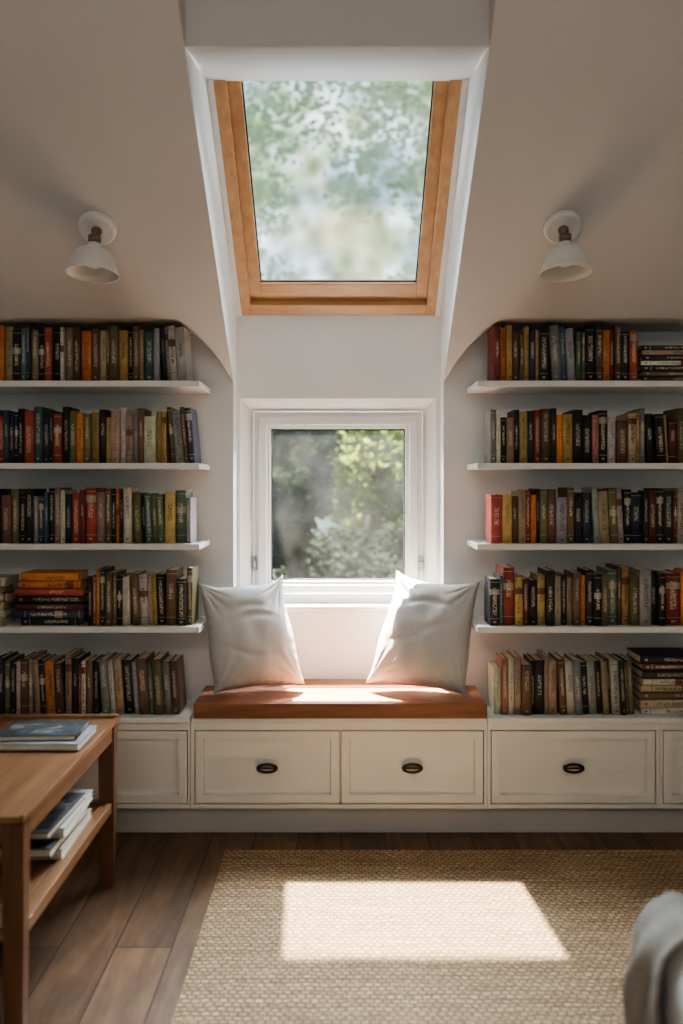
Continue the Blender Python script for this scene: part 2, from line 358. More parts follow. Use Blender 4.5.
def frame_ring(bm,x0,x1,z0,z1,w,y0,y1,bev=0.003,wb=None,wt=None):
    wb=wb or w; wt=wt or w
    add_box(bm,x0,x0+w,y0,y1,z0,z1,bev); add_box(bm,x1-w,x1,y0,y1,z0,z1,bev)
    add_box(bm,x0+w-.001,x1-w+.001,y0+.0005,y1,z0,z0+wb,bev); add_box(bm,x0+w-.001,x1-w+.001,y0+.0005,y1,z1-wt,z1,bev)
w3=empty('fill_window',(0,YB,fz0)); struct(w3,'wide white casement window added at the rear for fill light')  # unseen window added in the rear wall to let in fill light
bm=bmesh.new(); frame_ring(bm,fx0,fx1,fz0,fz1,0.06,YB-.03,YB+.03); add_box(bm,-.03,.03,YB-.03,YB+.03,fz0+.06,fz1-.06,.003)
ploc(w3,finish('window_frame',bm,M_white))
w1=empty('window_1',((ox0+ox1)/2,YG,oz0)); struct(w1,'white framed casement window with garden view')
bm=bmesh.new(); frame_ring(bm,qx0-.02,qx1+.02,qz0-.02,qz1+.02,0.065,YG-.011,YG+.03,0.003)
ploc(w1,finish('window_frame',bm,M_white))
sx0,sx1=PX(258.5,YG-.03),PX(417.5,YG-.03); sz0,sz1=PZ(593,YG-.03),PZ(416.5,YG-.03)
bm=bmesh.new(); frame_ring(bm,sx0,sx1,sz0,sz1,0.038,YG-.044,YG+.012,0.005)
frame_ring(bm,sx0+.034,sx1-.034,sz0+.034,sz1-.034,0.021,YG-.026,YG+.012,0.003)
ploc(w1,finish('sash',bm,M_white))
gx0,gx1,gz0,gz1=sx0+.050,sx1-.050,sz0+.050,sz1-.050
bm=bmesh.new(); frame_ring(bm,gx0+.003,gx1-.003,gz0+.003,gz1-.003,0.008,YG-.012,YG+.01,0.001)
ploc(w1,finish('gasket',bm,M_gasket))
ploc(w1,poly('glass',[[(gx0,YG,gz0),(gx1,YG,gz0),(gx1,YG,gz1),(gx0,YG,gz1)]],M_glass))
for px in (255,421):
    x=PX(px,YG-.02); z=PZ(563,YG)
    bm=bmesh.new(); add_box(bm,x-.006,x+.006,YG-.035,YG-.011,z-.035,z+.035,.003); add_box(bm,x-.009,x+.009,YG-.043,YG-.03,z-.012,z+.012,.003)
    ploc(w1,finish('hinge',bm,M_grey))
sz=PZ(612,YW-.035)
sill=box('trim_2',XL+.02,XR-.02,YW-.035,YW+.001,sz,sz+.026,M_white,.006); struct(sill,'white window sill board')
sb=box('trim_3',qx0-.004,qx1+.004,YW-.001,YG+.03,oz0+.004,qz0+.006,M_white,.003); struct(sb,'white inner sill')

# window_2 skylight
cxs=-0.013; hw=0.426
org=Vector((cxs,YW,zs(YW)))
vdir=Vector((0,-1,SL)).normalized(); ndir=Vector((0,-SL,-1)).normalized()
Lm=Matrix(((1,vdir.x,ndir.x,org.x),(0,vdir.y,ndir.y,org.y),(0,vdir.z,ndir.z,org.z),(0,0,0,1)))
LEN=(YW-2.78)*math.sqrt(1+SL*SL)
w2=empty('window_2',org); struct(w2,'pine framed roof window in the slope')
def skyring(name,hwo,v0,v1,w,wb,n0,n1,m1,m2,bev=.004):
    bm=bmesh.new()
    add_box(bm,-hwo,-hwo+w,v0,v1,n0,n1,bev); add_box(bm,hwo-w,hwo,v0,v1,n0,n1,bev)
    add_box(bm,-hwo+w-.001,hwo-w+.001,v0,v0+wb,n0,n1-.0008,bev,mi=1); add_box(bm,-hwo+w-.001,hwo-w+.001,v1-w,v1,n0,n1-.0008,bev,mi=1)
    bm.transform(Lm); ploc(w2,finish(name,bm,[m1,m2]))
skyring('frame',hw,0.0,LEN,0.044,0.062,-.10,0.0,M_pine,M_pineh)
skyring('sash',hw-.042,0.058,LEN-.04,0.05,0.095,-.058,-.030,M_pine,M_pineh)
skyring('gasket',hw-.088,0.148,LEN-.09,0.009,0.010,-.0565,-.046,M_gasket,M_gasket,.001)
g=[Lm@Vector(p) for p in ((-hw+.086,.145,-.052),(hw-.086,.145,-.052),(hw-.086,LEN-.08,-.052),(-hw+.086,LEN-.08,-.052))]
ploc(w2,poly('glass',[[tuple(p) for p in g]],M_glass_sky))
blk=box('sun_blocker',-1.0,1.0,2.7,3.90,3.88,3.96,M_white,.01); struct(blk,'unseen white board added to trim the sun patch')  # unseen board added above the skylight to cut the sun patch shorter

# ---------------------------------------------------------------- cabinets
YF=3.40
Z0=PZ(808,YF); ZTOP=PZ(717,YF)
def shaker(name,x0,x1,z0,z1,y0,y1,parent,fw=0.043):
    bm=bmesh.new()
    add_box(bm,x0,x1,y0,y1,z0,z1,0.0)
    fr=[f for f in bm.faces if all(abs(v.co.y-y0)<1e-6 for v in f.verts)]
    bmesh.ops.inset_region(bm,faces=fr,thickness=fw)
    bmesh.ops.inset_region(bm,faces=fr,thickness=0.006)
    for f in fr:
        for v in f.verts: v.co.y+=0.021
    es=[e for e in bm.edges if all(abs(v.co.y-y0)<1e-6 for v in e.verts)]
    bmesh.ops.bevel(bm,geom=es,offset=0.0012,segments=1,affect='EDGES')
    o=finish(name,bm,M_cab); ploc(parent,o); return o
def pull(parent,x,y,z):
    bm=bmesh.new()
    A,B,n1,n2=.037,.0155,40,10
    rings=[]
    for i in range(n1):
        a=2*math.pi*i/n1; c=Vector((A*math.cos(a),0,B*math.sin(a))); nrm=Vector((math.cos(a)*B,0,math.sin(a)*A)).normalized()
        rings.append([bm.verts.new(c+nrm*(.0052*math.cos(2*math.pi*j/n2))+Vector((0,.0052*math.sin(2*math.pi*j/n2),0))) for j in range(n2)])
    for i in range(n1):
        for j in range(n2):
            bm.faces.new((rings[i][j],rings[(i+1)%n1][j],rings[(i+1)%n1][(j+1)%n2],rings[i][(j+1)%n2]))
    add_box(bm,-.026,.026,-.004,.004,-.0035,.0035,.003,3)
    for sx in (-.030,.030): add_box(bm,sx-.006,sx+.006,-.002,.027,-.005,.005,.002)
    bm.transform(Matrix.Translation((x,y,z)))
    o=finish('handle',bm,M_black,smooth=True); o.parent=parent
def cabinet(px0,px1,drawers,label):
    x0,x1=PX(px0,YF),PX(px1,YF); zd0,zd1=PZ(803,YF),PZ(731,YF)
    c=empty('base_cabinet',((x0+x1)/2,YF,0)); tag(c,label,'cabinet')
    bm=bmesh.new(); add_box(bm,x0+.001,x1-.001,YF+.024,YP-.003,Z0,ZTOP-.022,.0)
    add_box(bm,x0+.001,x1-.001,YF+.075,YP-.004,0.0,Z0-.0005,.001)
    g=.0040
    add_box(bm,x0+.0008,x1-.0008,YF-.002,YF+.0245,zd1+g,ZTOP-.022,.0008,1); add_box(bm,x0+.0008,x1-.0008,YF-.006,YF+.0245,Z0,zd0-g,.0008,1)
    edges=[x0+.0008]
    for a,b in drawers: edges+= [PX(a,YF)-g,PX(b,YF)+g]
    edges.append(x1-.0008)
    for a,b in zip(edges[::2],edges[1::2]):
        if b-a>.003: add_box(bm,a,b,YF-.002,YF+.0245,zd0-g,zd1+g,.0,1)
    ploc(c,finish('body',bm,M_cab))
    for a,b in drawers:
        d=shaker('drawer',PX(a,YF),PX(b,YF),zd0,zd1,YF-.003,YF+.0235,c)
        pull(d,PX((a+b)/2,YF),YF-.010,PZ(767.5,YF))
    return c
cabinet(-95,190.5,[(-85,187)],'long cream painted base cabinet with recessed shaker drawer')
cabinet(190.5,487.5,[(195.5,339),(341.5,483)],'cream painted bench cabinet with two shaker drawers')
cabinet(487.5,659.5,[(491.5,655)],'cream painted base cabinet with single shaker drawer')
cabinet(659.5,840,[(663.5,835)],'cream painted base cabinet beside drawer unit')
bb=box('baseboard_back',XA,XB,YF+.055,YF+.0745,0,Z0-.002,M_toe_shade,.001); struct(bb,'toe kick board under cabinets, shade put into its beige')
for nm,a,b in (('l',-95,191),('r',487,840)):
    o=box('countertop',PX(a,YF),PX(b,YF),YF-.016,YP-.003,ZTOP-.0215,ZTOP,M_shelf,.004); tag(o,'thin white painted top board over the base cabinets','countertop')
bt0=box('countertop',PX(191.5,YF),PX(486.5,YF),YF-.004,YP-.003,ZTOP-.0215,ZTOP-.002,M_cab,.002); tag(bt0,'cream painted bench board beneath the wooden seat','countertop')
bm=bmesh.new()
ys=YF-.022
x0,x1=PX(193.5,ys),PX(487,ys)
pts=[(x0,ys),(x1,ys),(x1,YP-.004),(XR-.003,YP-.004),(XR-.003,YW-.003),(XL+.003,YW-.003),(XL+.003,YP-.004),(x0,YP-.004)]
f=bm.faces.new([bm.verts.new((x,y,ZTOP-.001)) for x,y in pts])
r=bmesh.ops.extrude_face_region(bm,geom=[f])
for v in r['geom']:
    if isinstance(v,bmesh.types.BMVert): v.co.z=ZSEAT
bmesh.ops.bevel(bm,geom=[e for e in bm.edges if any(abs(v.co.y-ys)<1e-5 for v in e.verts)],offset=.004,segments=3,affect='EDGES',profile=.5)
st=finish('bench_seat',bm,M_seatwood); tag(st,'reddish brown polished wooden window bench seat','bench seat')
nf=poly('trim_5',[[(XL,YP,0.48),(XR,YP,0.48),(XR,YW,0.48),(XL,YW,0.48)]],M_wall); struct(nf,'ledge under the window bench seat')

# ---------------------------------------------------------------- shelves
SZ=[PZ(380.5,YF),PZ(463,YF),PZ(544,YF),PZ(627,YF)]
for z in SZ:
    for side in (0,1):
        a,b=(-1.75,SXL+.006) if side==0 else (SXR-.006,1.85)
        o=box('wall_shelf',a,b,YF,YP-.002,z-.024,z,M_shelf,.003)
        tag(o,'long white floating wall shelf filled with books','shelf','white floating shelves')

# ---------------------------------------------------------------- books
PAL={'K':(0.030,0.028,0.030,'black'),'N':(0.042,0.053,0.085,'navy blue'),'B':(0.085,0.13,0.19,'blue'),'T':(0.085,0.155,0.16,'teal'),'G':(0.12,0.17,0.11,'green'),
 'O':(0.20,0.18,0.09,'olive'),'R':(0.36,0.08,0.055,'red'),'M':(0.16,0.045,0.042,'maroon'),'W':(0.60,0.55,0.47,'cream'),'Y':(0.50,0.34,0.13,'mustard yellow'),
 'A':(0.60,0.22,0.07,'orange'),'E':(0.17,0.10,0.068,'brown'),'S':(0.30,0.30,0.29,'grey'),'P':(0.41,0.31,0.21,'tan'),'I':(0.54,0.23,0.20,'coral pink')}
def book_mesh(t,h,d):
    bm=bmesh.new(); uvl=bm.loops.layers.uv.new('UVMap')
    bt=min(.0028,t*.15)
    out=[(t,d)]; k=6; bul=min(.005,t*.16)
    for i in range(k+1):
        u=1-i/k; out.append((t*u, bul*(1-math.sin(math.pi*u)**0.7) if 0<u<1 else bul))
    out.append((0,d))
    inn=[(bt,d)]+[(bt,bul+bt)]+[(t-bt,bul+bt)]+[(t-bt,d)]
    prof=out+inn
    lo=[bm.verts.new((x,y,0)) for x,y in prof]; hi=[bm.verts.new((x,y,h)) for x,y in prof]
    n=len(prof)
    for i in range(n):
        j=(i+1)%n
        f=bm.faces.new((lo[i],lo[j],hi[j],hi[i]))
        spine = 1<=i<=k
        for l in f.loops:
            if spine: l[uvl].uv=(l.vert.co.x/t,l.vert.co.z/h)
            else: l[uvl].uv=(0.02,0.02)
        if spine: f.smooth=True
    for ring in (lo,hi):
        f=bm.faces.new(ring)
        for l in f.loops: l[uvl].uv=(0.02,0.02)
    bmesh.ops.triangulate(bm,faces=[f for f in bm.faces if len(f.verts)>4])
    ov=.003
    add_box(bm,bt*.9,t-bt*.9,bul+bt*.9,d-ov,ov,h-ov,0,mi=1)
    for f in bm.faces:
        if f.material_index==1:
            for l in f.loops: l[uvl].uv=(0.02,0.02)
    bmesh.ops.recalc_face_normals(bm,faces=bm.faces)
    me=bpy.data.meshes.new('book'); bm.to_mesh(me); bm.free()
    me.materials.append(M_cover); me.materials.append(M_page); return me
def mk_book(t,h,d,code,loc,lean=0,lie=False,yaw=0,group='',extra='standing on a shelf'):
    c=PAL[code]
    o=bpy.data.objects.new('book',book_mesh(t,h,d)); COL.objects.link(o)
    j=random.uniform(.65,1.3)
    o.color=(min(1,c[0]*j),min(1,c[1]*j*random.uniform(.9,1.1)),min(1,c[2]*j*random.uniform(.9,1.1)),1)
    o.location=loc
    if lie: o.rotation_euler=(0,math.pi/2,yaw)
    else: o.rotation_euler=(0,-lean,yaw)
    size='thick ' if t>.042 else ('slim ' if t<.023 else '')
    tag(o,f'{size}{c[3]} book {extra}','book',group)
    return o
def row(x0,x1,z,codes,hmin,hmax,group,leans=(),extra='standing upright on a white shelf'):
    codes=codes.replace(' ','')
    n=len(codes); ts=[random.choice((random.uniform(.013,.021),random.uniform(.020,.030),random.uniform(.026,.036),random.uniform(.034,.048))) for _ in range(n)]
    hs=[hmin+(hmax-hmin)*random.random()**.8 - (.022 if random.random()<.18 else 0) for _ in range(n)]
    la=[0]*n
    for a,b,an in leans:
        for i in range(a,min(b,n)): la[i]=an; 
        for i in range(a+1,min(b,n)): hs[i]=hs[a]*random.uniform(.93,1)
    gap=.0006
    fixed=sum(math.sin(an)*hs[a] for a,b,an in leans)
    base=sum(t/math.cos(l) for t,l in zip(ts,la))
    s=(x1-x0-fixed-gap*n)/base
    x=x0
    starts={a:an for a,b,an in leans}
    for i,cd in enumerate(codes):
        t=ts[i]*s; a=la[i]
        if i in starts: x+=math.sin(a)*hs[i]
        d=random.uniform(.135,.165)
        mk_book(t,hs[i],d,cd,(x,YF+.020+random.uniform(0,.024),z+.0006),lean=a,group=group,
                extra=('leaning against its neighbour on a shelf' if a else extra))
        x+=t/math.cos(a)+gap
def stack(x0,x1,z,codes,th,group,extra):
    zz=z
    for cd in codes.replace(' ',''):
        t=th*random.uniform(.8,1.2); w=(x1-x0)*random.uniform(.82,1.0)
        zz+=.0006
        mk_book(t,w,random.uniform(.15,.19),cd,(x0+random.uniform(0,(x1-x0)-w)*.5,YF+.02+random.uniform(0,.015),zz+t),lie=True,group=group,extra=extra)
        zz+=t
S4=SZ
LX0=-1.40; LX1=-.598; RX0=.592; RX1=1.40
row(LX0,LX1-.012,S4[0],'EPAPKTNPKRKWPEAEPEOYKEPTSKSWS',.194,.226,'books on the top shelf beside the window',[(25,29,.07)])
row(LX0,LX1+.02,S4[1],'ERBNNKRTNKRKOAOYKYPWPSEWYYOSEN',.192,.224,'books on the second shelf',[(26,30,.09)])
row(LX0,LX1,S4[2],'KKEOKKSNBKPWNRMRPEKAKWOKTOGYGS',.198,.224,'books on the third shelf',[(22,27,.04)])
stack(-1.60,-1.305,S4[3],'PWPEPW',.031,'stacked books on the fourth shelf','lying in a stack on a shelf')
stack(-1.295,-1.018,S4[3],'KNMKRAA',.030,'stacked books on the fourth shelf','lying in a stack on a shelf')
row(-1.005,LX1+.005,S4[3],'KRAKEOKWEWPYKEKO',.190,.232,'books on the fourth shelf',[(8,13,.05)])
row(LX0,LX1-.042,ZTOP,'KKOKWEPPKAEPKRWEKSWPKSEGOSE',.205,.238,'books along the cabinet top',[(7,11,.05),(17,27,.07)],extra='standing upright on the cabinet top')
row(RX0+.012,1.175,S4[0],'MAYEOYNYKSBSGOKEAMEKR',.194,.226,'books on the top shelf beside the window',[(9,12,.05)])
stack(1.185,1.46,S4[0],'KEKWKPK',.021,'stacked books on the top shelf','lying in a stack on a shelf')
row(RX0,RX1,S4[1],'SWKPKYKREKAYKKIKWEPYSKKYMOK',.190,.220,'books on the second shelf',[(21,24,.06)])
row(RX0,RX1,S4[2],'RYEPRAKOESEKNSPOWKNKMKNRWN',.196,.222,'books on the third shelf',[(13,17,.05)])
row(RX0-.004,1.285,S4[3],'KBRYMKYKPKPEAKKOGEYOSKK',.194,.232,'books on the fourth shelf')
row(1.286,1.40,S4[3],'RAA',.212,.232,'books on the fourth shelf')
row(RX0+.016,1.165,ZTOP,'WIWPEKKPPEWSKSKPEWKEO',.200,.234,'books along the cabinet top',[(9,21,.05)],extra='standing upright on the cabinet top')
stack(1.185,1.47,ZTOP,'WPEPWKEK',.029,'stacked books on the cabinet top','lying in a stack on the cabinet top')

# ---------------------------------------------------------------- pillows
def pillow(c00,c10,c11,c01,th,seed,label,flip=1):
    cs=[Vector(c) for c in (c00,c10,c11,c01)]
    ctr=sum(cs,Vector())/4
    nrm=((cs[1]-cs[0]).cross(cs[3]-cs[0])).normalized()
    if nrm.y>0: nrm=-nrm
    bm=bmesh.new(); n=88
    def base(u,v):
        pin=.040
        uu=u*(1-pin*(1-v**4)*abs(u)**2); vv=v*(1-pin*(1-u**4)*abs(v)**2)
        uu+=.012*math.sin(v*5+seed)*abs(u)**3*(1-v*v); vv+=.012*math.sin(u*4+seed)*abs(v)**3*(1-u*u)
        # top edge sags between the ears
        vv-=.085*max(0,v)**2*(1-u*u)**.8
        # belly pushes the side seams out low down
        uu+=.045*u*abs(u)*math.exp(-((v+.35)/.45)**2)
        q=(abs(u)*abs(v))**6; uu*=1+.035*q; vv*=1+.035*q
        a=(uu+1)/2; b=(vv+1)/2
        return cs[0]*(1-a)*(1-b)+cs[1]*a*(1-b)+cs[2]*a*b+cs[3]*(1-a)*b
    def P(u,v,s):
        p=base(u,v)
        t=max((1-u*u)*(1-v*v),0)
        sag=1-.30*v
        lump=t**.44*sag
        w=noise.noise(Vector((u*1.1+seed,v*1.1,s)))*.016+noise.noise(Vector((u*2.6+seed,v*2.2,s+9)))*.007
        f=0
        for cxn,cyn,am,wd in ((-1,1,.020,.14),(1,1,.020,.12),(1,-1,.012,.16),(-1,-1,.012,.14)):
            du,dv=u-cxn,v-cyn; r=math.hypot(du,dv); ang=math.atan2(dv*cyn*-1,du*cxn*-1)-math.pi/4
            f-=am*math.exp(-(ang/wd)**2)*math.exp(-((r-.42)/.30)**2)
            f-=am*.7*math.exp(-((ang-.34)/(wd*.6))**2)*math.exp(-((r-.40)/.24)**2)
            f-=am*.6*math.exp(-((ang+.38)/(wd*.5))**2)*math.exp(-((r-.38)/.22)**2)
        f-=.010*math.exp(-((v-.42-.12*math.cos(u*2.6))/.07)**2)*math.exp(-(u/.5)**2)
        f-=.008*math.exp(-((v-.15-.18*math.sin(u*2.2+seed))/.08)**2)*math.exp(-((u-.2)/.45)**2)
        f-=.007*math.exp(-((v+.30+.15*math.sin(u*2.6+seed))/.07)**2)*math.exp(-((u+.25)/.4)**2)
        e=.003*(math.sin(u*34+seed)*math.exp(-((1-abs(v))/.08)**2)+math.sin(v*32+seed)*math.exp(-((1-abs(u))/.08)**2))
        return p+nrm*s*(th*lump*(1 if s>0 else .72)+(w+f)*t**.25+e*t**.15+.002)
    F_=[[bm.verts.new(P(-1+2*i/n,-1+2*j/n,1)) for i in range(n+1)] for j in range(n+1)]
    B_=[[bm.verts.new(P(-1+2*i/n,-1+2*j/n,-1)) for i in range(n+1)] for j in range(n+1)]
    for g in (F_,B_):
        for j in range(n):
            for i in range(n): bm.faces.new((g[j][i],g[j][i+1],g[j+1][i+1],g[j+1][i]))
    for k in range(n):
        bm.faces.new((F_[0][k],F_[0][k+1],B_[0][k+1],B_[0][k])); bm.faces.new((F_[n][k],F_[n][k+1],B_[n][k+1],B_[n][k]))
        bm.faces.new((F_[k][0],F_[k+1][0],B_[k+1][0],B_[k][0])); bm.faces.new((F_[k][n],F_[k+1][n],B_[k+1][n],B_[k][n]))
    bm.transform(Matrix.Translation(-ctr))
    o=finish('throw_pillow',bm,M_linen,smooth=True); o.location=ctr
    tag(o,label,'pillow','linen throw pillows on the window bench')
    loop=[]
    m_=40
    for i in range(m_): loop.append(base(-1+2*i/m_,-1))
    for i in range(m_): loop.append(base(1,-1+2*i/m_))
    for i in range(m_): loop.append(base(1-2*i/m_,1))
    for i in range(m_): loop.append(base(-1,1-2*i/m_))
    bm=bmesh.new(); rings=[]; L=len(loop)
    for i,p in enumerate(loop):
        tg=(loop[(i+1)%L]-loop[i-1]).normalized(); sd=tg.cross(nrm).normalized()
        rings.append([bm.verts.new(p-ctr+(sd*math.cos(2*math.pi*k/6)+nrm*math.sin(2*math.pi*k/6))*.0034) for k in range(6)])
    for i in range(L):
        for k in range(6): bm.faces.new((rings[i][k],rings[(i+1)%L][k],rings[(i+1)%L][(k+1)%6],rings[i][(k+1)%6]))
    pp=finish('piping',bm,M_piping,smooth=True); pp.parent=o
    return o
def P3(px,py,Y): return (PX(px,Y),Y,PZ(py,Y))
pillow(P3(216,692,3.48),P3(302,682,3.57),P3(281,578,3.70),P3(200,584,3.58),.100,1.3,'pale grey linen pillow leaning on the bench end')
pillow(P3(369,681,3.57),P3(463,693,3.48),P3(478,582,3.58),P3(398,573,3.70),.100,5.1,'off-white linen pillow tilted against the window niche')

# ---------------------------------------------------------------- lamps
def spot_lamp(px,py,tilt,label):
    Y=3.170/(SL+(CY-py)/F); c=Vector((PX(px,Y),Y,zc(Y)))
    nrm=Vector((0,-SL,-1)).normalized()
    e=empty('ceiling_spotlight',c); tag(e,label,'lamp','ceiling spotlights')
    q=nrm.to_track_quat('Z','Y').to_matrix().to_4x4()
    bm=bmesh.new(); lathe(bm,[(0,0),(.063,0),(.066,.004),(.066,.020),(.063,.026),(.055,.029),(.048,.025),(.03,.026),(0,.027)],48,Matrix.Translation(c)@q)
    ploc(e,finish('base',bm,M_lamp,smooth=True))
    j=c+nrm*.070
    bm=bmesh.new(); lathe(bm,[(.0,.025),(.018,.025),(.018,.036),(.010,.040),(.010,.074),(0,.076)],24,Matrix.Translation(c)@q)
    lathe(bm,[(0,-.019),(.014,-.019),(.016,-.015),(.016,.015),(.014,.019),(0,.019)],24,Matrix.Translation(j)@Matrix.Rotation(math.pi/2,4,'Y'))
    ax=Vector((math.sin(tilt[0]),math.sin(tilt[1]),-1)).normalized()
    q2=ax.to_track_quat('Z','Y').to_matrix().to_4x4()
    lathe(bm,[(.010,0),(.010,.026),(0,.026)],20,Matrix.Translation(j)@q2)
    ploc(e,finish('joint',bm,M_brass,smooth=True))
    bm=bmesh.new()
    prof=[(0,.016),(.018,.016),(.021,.020),(.023,.030),(.033,.034),(.048,.041),(.061,.053),(.071,.070),(.078,.089),(.084,.107),(.091,.122),(.093,.128),(.088,.128),(.080,.108),(.073,.090),(.066,.072),(.057,.058),(.044,.047),(.02,.040),(0,.040)]
    lathe(bm,prof,56,Matrix.Translation(j)@q2)
    ploc(e,finish('lamp_shade',bm,M_lamp,smooth=True))
    bm=bmesh.new(); lathe(bm,[(0,.042),(.014,.044),(.016,.056),(.025,.074),(.027,.088),(.020,.10),(0,.106)],28,Matrix.Translation(j)@q2)
    ploc(e,finish('bulb',bm,M_lampin,smooth=True))
spot_lamp(98,226,(-.04,-.10),'white enamel ceiling spotlight with bell shade above shelves')
spot_lamp(562,225,(.01,-.10),'white enamel ceiling spotlight with bell shade above shelves')

# ---------------------------------------------------------------- rug
bm=bmesh.new(); add_box(bm,-.438,1.95,.5,3.262,0.0005,.014,.005,3)
rg=finish('rug',bm,M_rug); tag(rg,'chunky woven tan jute rug on the plank floor','rug')

# ---------------------------------------------------------------- side table
TZ=.583; tx1=-.778; tx0=-1.32; ty0=2.12; ty1=3.03
t=empty('side_table',((tx0+tx1)/2,(ty0+ty1)/2,0)); tag(t,'honey brown wooden side table with lower slatted shelf','table')
bm=bmesh.new(); add_box(bm,tx0,tx1,ty0,ty1,TZ-.022,TZ-.004,.004,3)
add_box(bm,tx0,tx1,ty1-.025,ty1,TZ-.006,TZ+.006,.003); add_box(bm,tx1-.012,tx1,ty0,ty1,TZ-.006,TZ,.002)
ploc(t,finish('tabletop',bm,M_tablewood))
bm=bmesh.new()
add_box(bm,tx0+.06,tx1-.06,ty0+.012,ty0+.032,TZ-.075,TZ-.0215,.002); add_box(bm,tx0+.06,tx1-.06,ty1-.032,ty1-.012,TZ-.075,TZ-.0215,.002)
add_box(bm,tx0+.012,tx0+.032,ty0+.05,ty1-.05,TZ-.075,TZ-.0215,.002); add_box(bm,tx1-.032,tx1-.010,ty0+.05,ty1-.05,TZ-.075,TZ-.0215,.002)
ploc(t,finish('apron',bm,M_tablewood))
for lx in (tx0+.004,tx1-.060):
    for ly in (ty0+.004,ty1-.060):
        bm=bmesh.new(); add_box(bm,lx,lx+.056,ly,ly+.056,0,TZ-.022,.0)
        for v in bm.verts:
            if v.co.z<.01:
                v.co.x+= (lx+.028-v.co.x)*.22; v.co.y+=(ly+.028-v.co.y)*.22
        bmesh.ops.bevel(bm,geom=list(bm.edges),offset=.004,segments=2,affect='EDGES')
        ploc(t,finish('leg',bm,M_tableleg))
SHZ=.297
bm=bmesh.new()
add_box(bm,tx1-.050,tx1-.012,ty0+.055,ty1-.055,SHZ-.035,SHZ,.003); add_box(bm,tx0+.012,tx0+.05,ty0+.055,ty1-.055,SHZ-.035,SHZ,.003)
k=7; w=(tx1-tx0-.124)/k
for i in range(k): add_box(bm,tx0+.055+i*(w+.003),tx0+.055+i*(w+.003)+w-.006,ty0+.05,ty1-.05,SHZ-.024,SHZ-.006,.002)
add_box(bm,tx0+.05,tx1-.05,ty0+.02,ty0+.05,SHZ-.035,SHZ,.002); add_box(bm,tx0+.05,tx1-.05,ty1-.05,ty1-.02,SHZ-.035,SHZ,.002)
ploc(t,finish('lower_shelf',bm,M_tablewood))
def flat_book(x0,y0,w,d,z,t,col,yaw,label,group,art=False,flip=False):
    o=bpy.data.objects.new('book',book_mesh(t,d,w)); COL.objects.link(o)
    o.color=(*col,1)
    R=Matrix(((0,-1,0,0),(0,0,1,0),(-1,0,0,0),(0,0,0,1)))
    M=Matrix.Translation((x0+w,y0,z+t))@Matrix.Rotation(yaw,4,'Z')@R
    if flip:
        C=Vector((x0+w/2,y0+d/2,0)); M=Matrix.Translation(C)@Matrix.Rotation(math.pi,4,'Z')@Matrix.Translation(-C)@M
    o.matrix_world=M
    tag(o,label,'book',group)
    if art:
        bm=bmesh.new(); add_box(bm,-.0006,.0004,.012,w-.012,.010,d-.03,0)
        a=finish('cover_picture',bm,M_print); a.parent=o
    return o
g='books lying on the side table'
flat_book(-1.055,2.63,.255,.20,TZ,.020,(.30,.31,.31),0.0,'grey softcover lying on the wooden table',g,flip=True)
flat_book(-1.062,2.665,.245,.17,TZ+.0206,.016,(.06,.075,.085),0.05,'slim slate grey picture book resting on another book',g,True)
g='books stacked under the side table'
zz=SHZ
for (tt,cc,yw,lb,fp,ar) in ((.030,(.50,.42,.32),0.02,'thick tan book at the base of a low pile',True,False),(.026,(.06,.07,.09),-.03,'dark blue book in a low pile',True,False),
                      (.030,(.55,.55,.55),.03,'pale grey book in a low pile',True,False),(.020,(.14,.145,.15),-.04,'slate grey picture magazine topping a low pile',True,True)):
    flat_book(-1.085,2.50+yw,.265,.32,zz+.0005,tt,cc,yw*.8,lb,g,ar,fp); zz+=tt+.0006

# ---------------------------------------------------------------- armchair with throw
ax0,ax1,ay0,ay1,az=.560,1.46,.86,1.690,.605
ch=empty('armchair',((ax0+ax1)/2,(ay0+ay1)/2,0)); tag(ch,'low rounded armchair in pale grey linen upholstery','armchair')
def soft(name,x0,x1,y0,y1,z0,z1,bev,mat):
    bm=bmesh.new(); add_box(bm,x0,x1,y0,y1,z0,z1,bev,8)
    o=finish(name,bm,mat,smooth=True); ploc(ch,o); return o
BV=.080
soft('armrest',ax0,ax0+.20,ay0,ay1,.10,az,BV,M_seatfab)
soft('armrest',ax1-.20,ax1,ay0,ay1,.10,az,BV,M_seatfab)
soft('backrest',ax0+.201,ax1-.201,ay1-.18,ay1-.004,.10,az-.002,BV-.02,M_seatfab)
soft('base',ax0+.201,ax1-.201,ay0+.01,ay1-.181,.10,.28,.012,M_seatfab)
soft('seat_cushion',ax0+.204,ax1-.204,ay0-.01,ay1-.183,.281,.44,.045,M_seatfab)
for lx in (ax0+.07,ax1-.11):
    for ly in (ay0+.07,ay1-.11):
        bm=bmesh.new(); add_box(bm,lx,lx+.04,ly,ly+.04,.0145,.10,.003); ploc(ch,finish('leg',bm,M_tableleg))
rc=.088; path=[]
for i in range(26): path.append((ax0,1.485+(ay1-rc-1.485)*i/25,-1,0))
for i in range(1,24):
    a=math.pi/2*i/23; path.append((ax0+rc-rc*math.cos(a),ay1-rc+rc*math.sin(a),-math.cos(a),math.sin(a)))
for i in range(1,40): path.append((ax0+rc+.45*i/39,ay1,0,1))
prof=[(.014,.18+.018*k) for k in range(19)]
rb=BV+.006
for i in range(13):
    a=math.pi/2*i/12; prof.append((.010-rb+rb*math.cos(a),az-rb+.010+rb*math.sin(a)))
prof+= [(-.082,az+.011),(-.0865,az+.008),(-.0865,az+.001)]
bm=bmesh.new(); rings=[]
s=0; last=None
